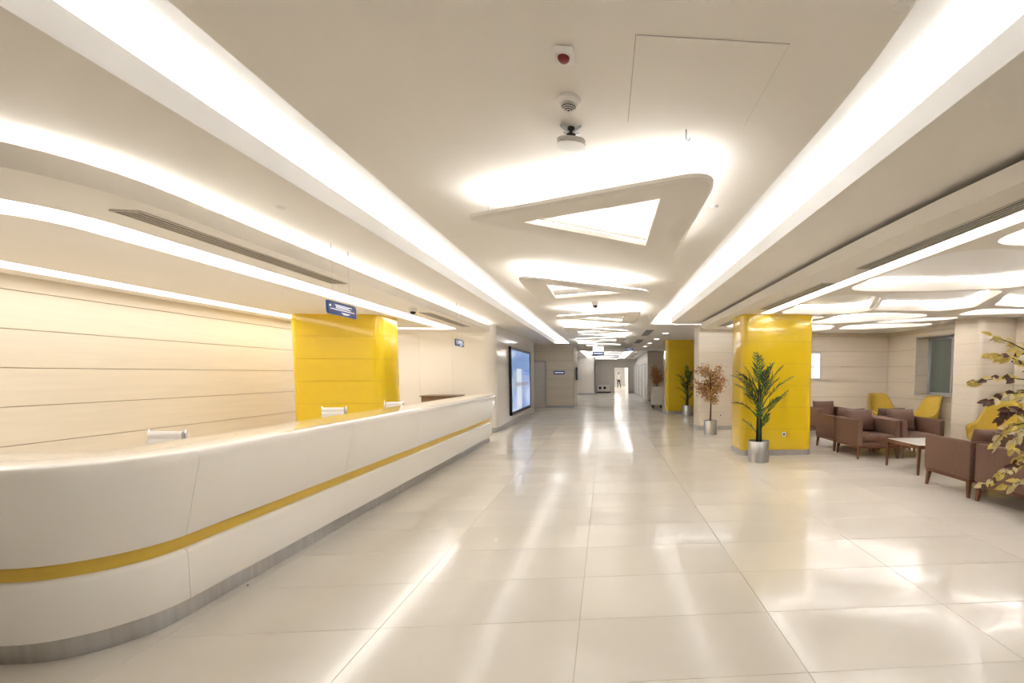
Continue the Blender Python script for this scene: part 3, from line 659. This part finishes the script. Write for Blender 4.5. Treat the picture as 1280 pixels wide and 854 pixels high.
# office chairs behind the counter
def office_chair(label, loc, rz, w_=.42):
    t = thing('office_chair', label, 'chair', loc, rz, 'white office chairs behind the counter')
    # faces -y, back at +y
    v, f = [], []; N = 30
    for i in range(N+1):
        u = i/N; z = .48 + .58*u; y = .20 + .06*math.sin(u*2.2) - .02; rib = .010*abs(math.sin(u*math.pi*10))
        for x in (-w_/2, w_/2): v += [(x, y-.012-rib, z), (x, y+.012+rib, z)]
    for i in range(N):
        a = 4*i; f += [(a, a+2, a+6, a+4), (a+1, a+5, a+7, a+3), (a, a+4, a+5, a+1), (a+2, a+3, a+7, a+6)]
    f += [(0, 1, 3, 2), (4*N, 4*N+2, 4*N+3, 4*N+1)]
    fix(pyd('backrest', v, f, 'white_leather', t))
    bm = bmesh.new(); abox(bm, (0, -.02, .46), (w_, .44, .06), .025, 3); bobj('seat', bm, 'white_leather', t, smooth=True)
    for s in (-1, 1):
        bm = bmesh.new(); tube(bm, [(s*(w_/2+.012), .17+.06*math.sin(u*2.2), .46+.615*u) for u in [k/8 for k in range(9)]], .011, 8); tube(bm, [(s*(w_/2+.012), .17, .46), (s*(w_/2+.012), -.24, .46)], .011, 8); bobj('side_rail', bm, 'chrome', t, smooth=True)
        bm = bmesh.new(); tube(bm, [(s*(w_/2+.02), .2, .68), (s*(w_/2+.05), .1, .69), (s*(w_/2+.05), -.15, .69), (s*(w_/2+.03), -.2, .47)], .012, 8); bobj('armrest', bm, 'chrome', t, smooth=True)
    bm = bmesh.new(); tube(bm, [(0, 0, .10), (0, 0, .44)], .03, 12); bobj('gas_column', bm, 'chrome', t, smooth=True)
    for k in range(5):
        a = k*2*math.pi/5; bm = bmesh.new(); tube(bm, [(0, 0, .12), (.28*math.cos(a), .28*math.sin(a), .07)], [.022, .014], 8); lg = bobj('leg', bm, 'chrome', t, smooth=True)
        bm = bmesh.new(); abox(bm, (.28*math.cos(a), .28*math.sin(a), .03), (.05, .05, .06), .02, 2); bobj('castor', bm, 'black', lg, smooth=True)
office_chair('white ribbed office chair back with chrome edge, nearest, behind the counter', (-3.58, 4.27, 0), math.pi+math.radians(-8), .30)
office_chair('white office chair back in front of the left yellow column', (-3.84, 7.0, 0), math.pi, .30)
office_chair('farthest office chair, just its white top showing beside the left yellow column', (-3.72, 8.3, 0), math.pi+.5, .25)
# ------------------------------------------------------------------ armchairs
AW, AD = .80, .80
def armchair(label, loc, rz, grp):
    t = thing('armchair', label, 'armchair', loc, rz, grp)
    hw, hd = AW/2, AD/2
    bm = bmesh.new(); bx2(bm, -hw+.01, hw-.01, -hd+.02, hd-.01, .195, .235, .006); bobj('frame', bm, 'wood', t)
    for sx in (-1, 1):
        for sy in (-1, 1):
            x, y = sx*(hw-.045), sy*(hd-.05); bm = bmesh.new()
            top = [(x-.024, y-.024, .20), (x+.024, y-.024, .20), (x+.024, y+.024, .20), (x-.024, y+.024, .20)]; ox, oy = sx*.018, sy*.018
            bot = [(x+ox-.014, y+oy-.014, 0), (x+ox+.014, y+oy-.014, 0), (x+ox+.014, y+oy+.014, 0), (x+ox-.014, y+oy+.014, 0)]
            vb = [bm.verts.new(p) for p in bot]; vt = [bm.verts.new(p) for p in top]; bm.faces.new(vb[::-1]); bm.faces.new(vt)
            for i in range(4): bm.faces.new((vb[i], vb[(i+1) % 4], vt[(i+1) % 4], vt[i]))
            bobj('leg', bm, 'wood', t)
    for s in (-1, 1):
        bm = bmesh.new(); bx2(bm, s*hw-(.095 if s > 0 else 0), s*hw+(.095 if s < 0 else 0), -hd, hd, .235, .70, .018, 3); bobj('armrest', bm, 'fabric_brown', t, smooth=True, ang=60)
    bm = bmesh.new(); bx2(bm, -hw+.096, hw-.096, hd-.10, hd, .235, .70, .018, 3); bobj('backrest', bm, 'fabric_brown', t, smooth=True, ang=60)
    bm = bmesh.new(); bx2(bm, -hw+.098, hw-.098, -hd+.01, hd-.102, .237, .31, .01, 2); bobj('seat_base', bm, 'fabric_brown', t, smooth=True, ang=60)
    bm = bmesh.new(); bx2(bm, -hw+.10, hw-.10, -hd-.01, hd-.105, .312, .43, .035, 4)
    for v_ in bm.verts:
        if v_.co.z > .42: v_.co.z += .018*max(0, 1-(v_.co.x/.3)**2)
    bobj('seat_cushion', bm, 'leather', t, smooth=True, ang=60)
    # plump back cushion, leaning
    v, f = [], []; N = 12
    def P(i, j, s):
        a, b = -1+2*i/N, -1+2*j/N; th = .085*(1-a**4)**.6*(1-b**4)**.6
        return (a*.275, s*(th+.006), .205+b*.205 + .012*(a*a)*(1 if b > 0 else -1)*abs(b))
    for s in (-1, 1):
        for i in range(N+1):
            for j in range(N+1): v.append(P(i, j, s))
    o2 = (N+1)**2
    for i in range(N):
        for j in range(N):
            a = i*(N+1)+j; f += [(a, a+N+1, a+N+2, a+1), (o2+a, o2+a+1, o2+a+N+2, o2+a+N+1)]
    edge = [i*(N+1) for i in range(N+1)] + [N*(N+1)+j for j in range(1, N+1)] + [i*(N+1)+N for i in range(N-1, -1, -1)] + [j for j in range(N-1, 0, -1)]
    for k in range(len(edge)): a, b = edge[k], edge[(k+1) % len(edge)]; f.append((a, b, o2+b, o2+a))
    c = fix(pyd('back_cushion', v, f, 'leather', t, smooth=True)); c.location = (0, hd-.20, .44); c.rotation_euler = (math.radians(-14), 0, 0)
    return t
gA = 'brown armchairs around the far coffee table'; gB = 'brown armchairs at the right edge'
PI = math.pi
a0 = armchair('brown armchair behind the coffee table, seat facing out, left of its twin', (4.90, 8.18, 0), 0, gA)
dup(a0, (5.745, 8.18, 0), 0, 'brown armchair just behind the marble coffee table, right of its twin', gA)
dup(a0, (4.90, 9.04, 0), PI, 'brown armchair turned away, its back against the chair left of the coffee table', gA)
dup(a0, (5.745, 9.04, 0), PI, 'brown armchair turned away behind the chair right of its twin, only cushion top showing', gA)
dup(a0, (5.55, 10.95, 0), 0, 'brown armchair farthest back, half hidden behind the yellow column under the television', gA)
dup(a0, (4.84, 5.59, 0), PI, 'brown armchair seen from its plain side, right beside the near end of the coffee table', gB)
dup(a0, (4.84, 4.72, 0), 0, 'nearest brown armchair at the right edge, partly behind yellow leaves', gB)
dup(a0, (5.70, 5.59, 0), PI, 'brown armchair at the right frame edge behind the yellow leaves, only its cushion showing', gB)
# coffee table
t = thing('coffee_table', 'low coffee table with white marble top and dark wooden legs', 'table', (5.22, 6.86, 0))
box('table_top', -.50, .50, -.38, .38, .445, .462, 'marble', t, bev=.004)
bm = bmesh.new()
for a in ((-.52, .52, -.40, -.375, .40, .455), (-.52, .52, .375, .40, .40, .455), (-.52, -.495, -.375, .375, .40, .455), (.495, .52, -.375, .375, .40, .455)): bx2(bm, *a, .003)
bobj('apron', bm, 'wood', t)
for sx in (-1, 1):
    for sy in (-1, 1):
        bm = bmesh.new(); x, y = sx*.50, sy*.38
        vt = [bm.verts.new((x+a*.02, y+b*.02, .41)) for a, b in ((-1, -1), (1, -1), (1, 1), (-1, 1))]; vb = [bm.verts.new((x+a*.013+sx*.012, y+b*.013+sy*.008, 0)) for a, b in ((-1, -1), (1, -1), (1, 1), (-1, 1))]
        bm.faces.new(vb[::-1]); bm.faces.new(vt)
        for i in range(4): bm.faces.new((vb[i], vb[(i+1) % 4], vt[(i+1) % 4], vt[i]))
        bobj('leg', bm, 'wood', t)
# yellow scoop chairs
def scoop(label, loc, rz):
    t = thing('lounge_chair', label, 'lounge chair', loc, rz, 'yellow high backed lounge chairs by the stone walls')
    v, f = [], []; NU, NV = 28, 10
    def top(a):      # a in [-1,1], 0 = rear
        q = abs(a); return .60 + .44*(1/(1+math.exp((q-.47)*18))) - .06*max(0, q-.8)/.2
    def P(i, j, th):
        a = -1+2*i/NU; ang = a*math.radians(128); z0 = .34; z1 = top(a); u = j/NV; z = z0+(z1-z0)*u
        flare = 1 + .10*u; rx, ry = (.33-th)*flare, (.33-th)*flare
        back = .10*max(0, math.cos(ang))*max(0, u-.3)*(z1-.6)/.46
        return (rx*math.sin(ang), ry*math.cos(ang)+back, z - (.012 if th and j == NV else 0))
    for th in (0, .055):
        for i in range(NU+1):
            for j in range(NV+1): v.append(P(i, j, th))
    o2 = (NU+1)*(NV+1)
    for i in range(NU):
        for j in range(NV):
            a = i*(NV+1)+j; f += [(a, a+NV+1, a+NV+2, a+1), (o2+a, o2+a+1, o2+a+NV+2, o2+a+NV+1)]
        a = i*(NV+1); f += [(a, o2+a, o2+a+NV+1, a+NV+1)]; a += NV; f += [(a, a+NV+1, o2+a+NV+1, o2+a)]
    for i in (0, NU):
        for j in range(NV): a = i*(NV+1)+j; f.append((a, a+1, o2+a+1, o2+a))
    fix(pyd('shell', v, f, 'yellow_fabric', t, smooth=True))
    bm = bmesh.new(); lathe(bm, [(.24, .30), (.30, .33), (.31, .40), (.29, .45), (.24, .465)], 28, (0, -.02)); bobj('seat', bm, 'yellow_fabric', t, smooth=True)
    for sx in (-1, 1):
        for sy in (-1, 1): bm = bmesh.new(); tube(bm, [(sx*.17, sy*.17, .33), (sx*.27, sy*.27, 0)], [.02, .011], 8); bobj('leg', bm, 'wood', t, smooth=True)
    return t
s0 = scoop('yellow high backed lounge chair facing out in the far corner of the stone walls', (7.10, 11.1, 0), 0.0)
dup(s0, (7.22, 9.9, 0), -PI/2 , 'yellow lounge chair seen side-on below the window', 'yellow high backed lounge chairs by the stone walls')
s2 = dup(s0, (6.95, 7.65, 0), -PI/2+.25, 'largest yellow lounge chair, in front of the stone pillar behind the nearest armchairs', 'yellow high backed lounge chairs by the stone walls'); s2.scale = (1.1, 1.1, 1.0)
# ------------------------------------------------------------------ potted plants
def pot(t, r, h, mt='steel'):
    bm = bmesh.new(); lathe(bm, [(r, 0), (r, h-.004), (r-.003, h), (r-.008, h), (r-.008, h-.05), (.0015, h-.05)], 40); bobj('pot', bm, mt, t, smooth=True, ang=40)
    bm = bmesh.new(); lathe(bm, [(r-.01, h-.052), (r-.03, h-.04), (.01, h-.03)], 20); bobj('soil', bm, 'soil', t, smooth=True)
def frond(parent, base, az, elev, ln, droop, width, mt, seed, nl=10):
    rr = random.Random(seed); bm = bmesh.new(); pts = []; p = Vector(base); e_ = elev
    for k in range(13):
        pts.append(p.copy()); d = Vector((math.cos(az)*math.cos(e_), math.sin(az)*math.cos(e_), math.sin(e_))); p = p + d*(ln/12); e_ -= droop/12*(.4+1.2*k/12)
    tube(bm, pts, [.009*(1-.8*i/12)+.0015 for i in range(13)], 5)
    side0 = Vector((-math.sin(az), math.cos(az), 0))
    for k in range(nl):
        u = .30+.70*k/(nl-1); i = min(11, int(u*12)); c = pts[i].lerp(pts[i+1], u*12-i) if i < 12 else pts[12]
        tg = (pts[min(i+1, 12)]-pts[i]).normalized() if i < 12 else (pts[12]-pts[11]).normalized(); upv = side0.cross(tg).normalized()
        for s in (-1, 1):
            L2 = width*.92*(math.sin(math.pi*min(1, .25+.70*u))**.7)*rr.uniform(.85, 1.1)+.03; d = (tg*1.15+side0*s*rr.uniform(.7, 1.15)+upv*rr.uniform(-.15, .5)).normalized()
            wv = d.cross(upv).normalized()*(.011+.006*rr.random()); a = c; mid = c+d*L2*.45; tip = c+d*L2-upv*L2*.12
            q = [bm.verts.new(x) for x in (a-wv*.3, mid-wv, tip, mid+wv, a+wv*.3)]; r_ = bm.verts.new(mid+upv*.004)
            for m_ in range(5): bm.faces.new((q[m_], q[(m_+1) % 5], r_))
    bmesh.ops.recalc_face_normals(bm, faces=bm.faces)
    bobj('frond', bm, mt, parent)
# palms: azimuth (0=+x), elevation, length, droop
PF = [(PI*1.0, 1.10, .50, 1.15, .20, .85), (PI*.93, .95, .60, .9, .18, .80), (PI*1.08, 1.15, .62, 1.0, .19, .55), (PI*.98, 1.0, .55, 1.2, .18, .38), (-.05, 1.05, .80, .75, .17, .55), (.12, 1.15, .70, .5, .17, .72), (-.25, 1.05, .62, .8, .17, .40),
      (1.6, 1.45, .72, .25, .17, .82), (PI*1.4, 1.38, .68, .35, .17, .80), (-1.2, 1.36, .62, .5, .16, .7), (.4, 1.2, .40, .6, .15, .12), (PI*.9, 1.05, .36, .7, .14, .10), (2.2, 1.15, .6, .7, .17, .6), (.8, 1.1, .6, .7, .17, .6), (-.9, .95, .55, .9, .16, .45), (PI*1.25, 1.0, .55, .9, .16, .5), (-1.9, 1.2, .55, .7, .15, .25), (.05, 1.0, .75, .5, .16, .3), (PI*1.02, 1.25, .66, .9, .17, .68), (PI*.9, 1.3, .6, .5, .16, .78), (.3, 1.3, .6, .5, .16, .80), (-.1, 1.25, .55, .7, .15, .62)]
def palm(label, loc, r, h, s, seed):
    t = thing('potted_palm', label, 'plant', loc); pot(t, r, h); rr = random.Random(seed)
    for k in range(4):
        a = k*1.6; bm = bmesh.new(); tube(bm, [(.035*math.cos(a), .035*math.sin(a), h-.06), (.03*math.cos(a), .03*math.sin(a), h+.35*s), (.02*math.cos(a+.5), .02*math.sin(a+.5), h+(.7+.1*k)*s)], [.022, .017, .010], 7); bobj('stem', bm, 'palm_dark' if k % 2 else 'bark', t, smooth=True)
    for k, (az, el, ln, dr, wd, hh) in enumerate(PF):
        frond(t, (.02*math.cos(az), .02*math.sin(az), h+hh*s), az+rr.uniform(-.1, .1), el, ln*s, dr, wd*s, 'palm_green' if k % 3 else 'palm_dark', seed*50+k)
palm('potted palm in a steel pot in front of the near yellow column', (2.68, 7.78, 0), .178, .365, 1.0, 3)
palm('potted palm in a steel pot in front of the far yellow column', (3.05, 16.9, 0), .19, .37, .98, 5)
def leaf_bm(bm, c, d, n_, L2, W2, fold=.15):
    d = d.normalized(); s = d.cross(n_).normalized(); n2 = s.cross(d)
    pts = [c, c+d*L2*.35+s*W2+n2*L2*fold, c+d*L2*.7+s*W2*.7+n2*L2*fold*.7, c+d*L2, c+d*L2*.7-s*W2*.7+n2*L2*fold*.7, c+d*L2*.35-s*W2+n2*L2*fold]
    q = [bm.verts.new(p) for p in pts]; m_ = bm.verts.new(c+d*L2*.5)
    for k in range(6): bm.faces.new((q[k], q[(k+1) % 6], m_))
def rvec(rr): 
    while True:
        p = Vector((rr.uniform(-1, 1), rr.uniform(-1, 1), rr.uniform(-1, 1)))
        if .05 < p.length <= 1: return p
def autumn_tree(label, loc, ph, pr, crown_c, crown_r, nl, seed, boxpot=False, mt=('leaf_autumn', 'leaf_rust')):
    t = thing('potted_tree', label, 'plant', loc); rr = random.Random(seed)
    if boxpot:
        b = box('planter', -.24, .24, -.24, .24, .16, ph, 'plastic_white', t, bev=.01)
        for sx in (-1, 1):
            for sy in (-1, 1): bm = bmesh.new(); tube(bm, [(sx*.18-.02, sy*.18, .05), (sx*.18+.02, sy*.18, .05)], .05, 12); bx2(bm, sx*.18-.03, sx*.18+.03, sy*.18-.03, sy*.18+.03, .07, .16); bobj('castor', bm, 'black', t)
        box('soil', -.22, .22, -.22, .22, ph-.01, ph+.005, 'soil', t)
    else: pot(t, pr, ph)
    cz, (rx, rz_) = crown_c, crown_r
    bm = bmesh.new(); tube(bm, [(0, 0, ph-.06), (.01, 0, ph+(cz-ph)*.4), (0, .01, cz), (.0, 0, cz+rz_*.5)], [.022, .018, .015, .006], 8); bobj('trunk', bm, 'bark', t, smooth=True)
    ends = []
    for k in range(26):
        a = rr.uniform(0, 2*PI); z0 = cz-rz_*.75+rr.random()*rz_*1.0; q = rvec(rr); q = q.normalized()*rr.uniform(.6, .98)
        tip = Vector((q.x*rx, q.y*rx, cz+q.z*rz_)); st = Vector((0, 0, min(z0, tip.z))); mid = st.lerp(tip, .5)+Vector((0, 0, .04))
        bm = bmesh.new(); tube(bm, [st, mid, tip], [.008, .005, .002], 5); bobj('branch', bm, 'bark', t); ends.append((st, mid, tip))
    for gi, g in enumerate(mt):
        bm = bmesh.new()
        for k in range(nl//2):
            st, mid, tip = rr.choice(ends); u = rr.random()**.6; c = (st*(1-u)**2+mid*2*u*(1-u)+tip*u*u)+rvec(rr)*.13
            if (Vector((c.x/rx, c.y/rx, (c.z-cz)/rz_))).length > 1.12: continue
            leaf_bm(bm, c, rvec(rr)+Vector((0, 0, -.3)), rvec(rr), rr.uniform(.035, .065), rr.uniform(.011, .018))
        bobj('foliage', bm, g, t, kind='stuff')
autumn_tree('small rust and gold leaved tree in a steel pot by the beige stone column', (2.66, 11.42, 0), .36, .165, 1.36, (.46, .60), 2100, 11)
autumn_tree('dark autumn tree in a white square planter on castors beyond the far column', (2.30, 20.45, 0), .98, .2, 1.52, (.42, .46), 2000, 12, True, ('leaf_rust', 'leaf_autumn'))
# foreground tree at the right edge: each leaf its own part
TY0 = 2.8; K = 570/TY0
def at(x, y, Y):
    q = rot @ Vector((x-PX, y-PY, F_)); q = q*(Y/q.y); return Vector((q.x, q.y, q.z+H))
ft = thing('potted_tree', 'potted tree with large yellow and maroon leaves reaching in at the right edge', 'plant', (3.17, TY0, 0)); pot(ft, .18, .40)
bm = bmesh.new(); tube(bm, [(0, 0, .34), (.015, 0, .8), (-.01, .01, 1.3), (0, 0, 2.0)], [.03, .025, .02, .008], 9); bobj('trunk', bm, 'bark', ft, smooth=True)
lm = {}
for g in ('leaf_yellow', 'leaf_pale', 'leaf_maroon'):
    bm = bmesh.new(); leaf_bm(bm, Vector((0, 0, 0)), Vector((1, 0, 0)), Vector((0, 0, 1)), 1, .27, .10)
    me = bpy.data.meshes.new('leaf'); bm.to_mesh(me); bm.free(); me.materials.append(M[g]); lm[g] = me
def put_leaf(c, d, n_, L2, g):
    o = bpy.data.objects.new('leaf', lm[g]); C.objects.link(o); o.parent = ft
    d = d.normalized(); s = d.cross(n_).normalized(); n2 = s.cross(d); m_ = Matrix((d, -s, n2)).transposed().to_4x4(); m_ = Matrix.Translation(c) @ m_ @ Matrix.Scale(L2, 4)
    o.matrix_basis = m_
BR = [  # pixel path from right to tip, depth offset, leaf recipe
 ([(1345, 470), (1290, 442), (1262, 428), (1243, 421)], 2.75, 'yyyp'), ([(1345, 500), (1292, 462), (1264, 447), (1240, 443)], 2.9, 'yyym'),
 ([(1345, 520), (1288, 475), (1250, 472), (1218, 478)], 2.7, 'ymyy'), ([(1345, 530), (1290, 490), (1258, 492), (1234, 503)], 2.8, 'ymmp'),
 ([(1345, 560), (1290, 515), (1262, 512), (1250, 522)], 2.85, 'mmmm'), ([(1345, 560), (1285, 528), (1262, 533), (1244, 553)], 2.75, 'pypy'), ([(1345, 580), (1292, 535), (1275, 540), (1266, 560)], 2.7, 'pyyp'),
 ([(1345, 620), (1292, 575), (1260, 588), (1232, 605)], 2.75, 'ypmp'), ([(1345, 620), (1300, 570), (1275, 572), (1262, 588)], 2.85, 'ypmy'), ([(1345, 450), (1310, 430), (1288, 432), (1275, 440)], 3.0, 'yymy'), ([(1345, 600), (1305, 600), (1285, 598), (1262, 608)], 2.65, 'pypy')]
CC = {'y': 'leaf_yellow', 'p': 'leaf_pale', 'm': 'leaf_maroon'}
rl_ = random.Random(21); org = ft.location
allbr = [([at(x, y, Y + (TY0-Y)*max(0, (x-1290)/55)) - org for x, y in pp], rc) for pp, Y, rc in BR]
for k in range(16):      # the rest of the crown, outside the frame
    a = rl_.uniform(-1.9, 1.9); z = rl_.uniform(.95, 2.0); l_ = rl_.uniform(.35, .55); dv2 = Vector((math.cos(a), math.sin(a), .25)); s_ = Vector((0, 0, z))
    allbr.append(([s_, s_+dv2*l_*.4, s_+dv2*l_*.75+Vector((0, 0, -.01)), s_+dv2*l_+Vector((0, 0, -.08))], rl_.choice(['yypm', 'ypyy', 'mmyp'])))
for P4, rc in allbr:
    bm = bmesh.new(); s_ = Vector((0, 0, max(.7, P4[0].z-.12))); tube(bm, [s_] + P4, [.008, .006, .004, .003, .0015], 5); bobj('branch', bm, 'bark', ft)
    for k in range(22):
        u = .2+.83*k/21; u = min(u, 1); x = u*3; i = min(2, int(x)); c = P4[i].lerp(P4[i+1], x-i); tg = (P4[i+1]-P4[i]).normalized()
        sd = Vector((rl_.uniform(-.3, .3), rl_.choice((-1, 1))*rl_.uniform(.2, .9), rl_.uniform(-.9, .35))); d_ = tg*rl_.uniform(.5, 1.1)+sd*.8
        n_ = Vector((rl_.uniform(-.5, .5), -.8, rl_.uniform(.2, 1)))
        put_leaf(c+rvec(rl_)*.012, d_, n_, rl_.uniform(.055, .085), CC[rc[rl_.randrange(4)]])
# ------------------------------------------------------------------ person in the far corridor
t = thing('person', 'person in pale shirt and dark trousers standing in the bright corridor beyond the far doorway', 'person', (1.42, 49.5, 0))
J = {'pel': (0, 0, .95), 'sp': (0, 0, 1.15), 'ch': (0, 0, 1.35), 'nk': (0, 0, 1.47), 'hd': (0, -.01, 1.56), 'ht': (0, -.01, 1.66),
     'sl': (-.17, 0, 1.40), 'el': (-.24, .02, 1.14), 'wl': (-.22, -.08, .90), 'fl': (-.22, -.10, .80), 'sr': (.17, 0, 1.40), 'er': (.24, .02, 1.14), 'wr': (.22, -.08, .90), 'fr': (.22, -.10, .80),
     'hl': (-.09, 0, .90), 'kl': (-.11, -.03, .50), 'al': (-.12, .02, .08), 'tl': (-.13, -.14, .04), 'hr': (.09, 0, .90), 'kr': (.13, -.02, .50), 'ar': (.19, .03, .08), 'tr': (.20, -.13, .04)}
RAD = dict(pel=.14, sp=.125, ch=.15, nk=.055, hd=.09, ht=.07, sl=.06, el=.042, wl=.028, fl=.03, sr=.06, er=.042, wr=.028, fr=.03, hl=.09, kl=.06, al=.04, tl=.035, hr=.09, kr=.06, ar=.04, tr=.035)
E = [('pel', 'sp'), ('sp', 'ch'), ('ch', 'nk'), ('nk', 'hd'), ('hd', 'ht'), ('ch', 'sl'), ('sl', 'el'), ('el', 'wl'), ('wl', 'fl'), ('ch', 'sr'), ('sr', 'er'), ('er', 'wr'), ('wr', 'fr'), ('pel', 'hl'), ('hl', 'kl'), ('kl', 'al'), ('al', 'tl'), ('pel', 'hr'), ('hr', 'kr'), ('kr', 'ar'), ('ar', 'tr')]
ks = list(J); me = bpy.data.meshes.new('body'); me.from_pydata([J[k] for k in ks], [(ks.index(a), ks.index(b)) for a, b in E], [])
o = bpy.data.objects.new('body', me); C.objects.link(o)
md = o.modifiers.new('s', 'SKIN'); md.use_smooth_shade = True
for i, k in enumerate(ks): me.skin_vertices[0].data[i].radius = (RAD[k], RAD[k]*(.75 if k in ('pel', 'sp', 'ch') else 1)); me.skin_vertices[0].data[i].use_root = (k == 'pel')
o.modifiers.new('u', 'SUBSURF').levels = 1
dg = bpy.context.evaluated_depsgraph_get(); me2 = bpy.data.meshes.new_from_object(o.evaluated_get(dg)); o.modifiers.clear(); o.data = me2; o.parent = t
for g in ('skin', 'shirt', 'trousers', 'black'): me2.materials.append(M[g])
me2.materials.clear()
for g in ('skin', 'shirt', 'trousers', 'black'): me2.materials.append(M[g])
for p in me2.polygons:
    z = p.center.z; x = abs(p.center.x); p.material_index = 3 if z < .09 else (1 if (z > .93 and z < 1.47 and not (x > .19 and z < 1.1)) else (2 if z < .95 and x < .19+.0*z or z < .78 else 0))
bm = bmesh.new(); bmesh.ops.create_uvsphere(bm, u_segments=14, v_segments=10, radius=.098); 
for v_ in bm.verts: v_.co = Vector((v_.co.x*.95, v_.co.y*1.05+.015, v_.co.z+1.625)) if v_.co.z > -.02 or v_.co.y > 0 else Vector((v_.co.x*.5, .03, 1.60))
bobj('hair', bm, 'hair', t, smooth=True)
# crumb on the floor by the counter
bm = bmesh.new(); abox(bm, (-2.594, 3.44, .003), (.014, .009, .006), .002, 1); tag(bobj('crumb', bm, 'black'), 'tiny dark crumb on the floor beside the counter plinth', 'crumb')
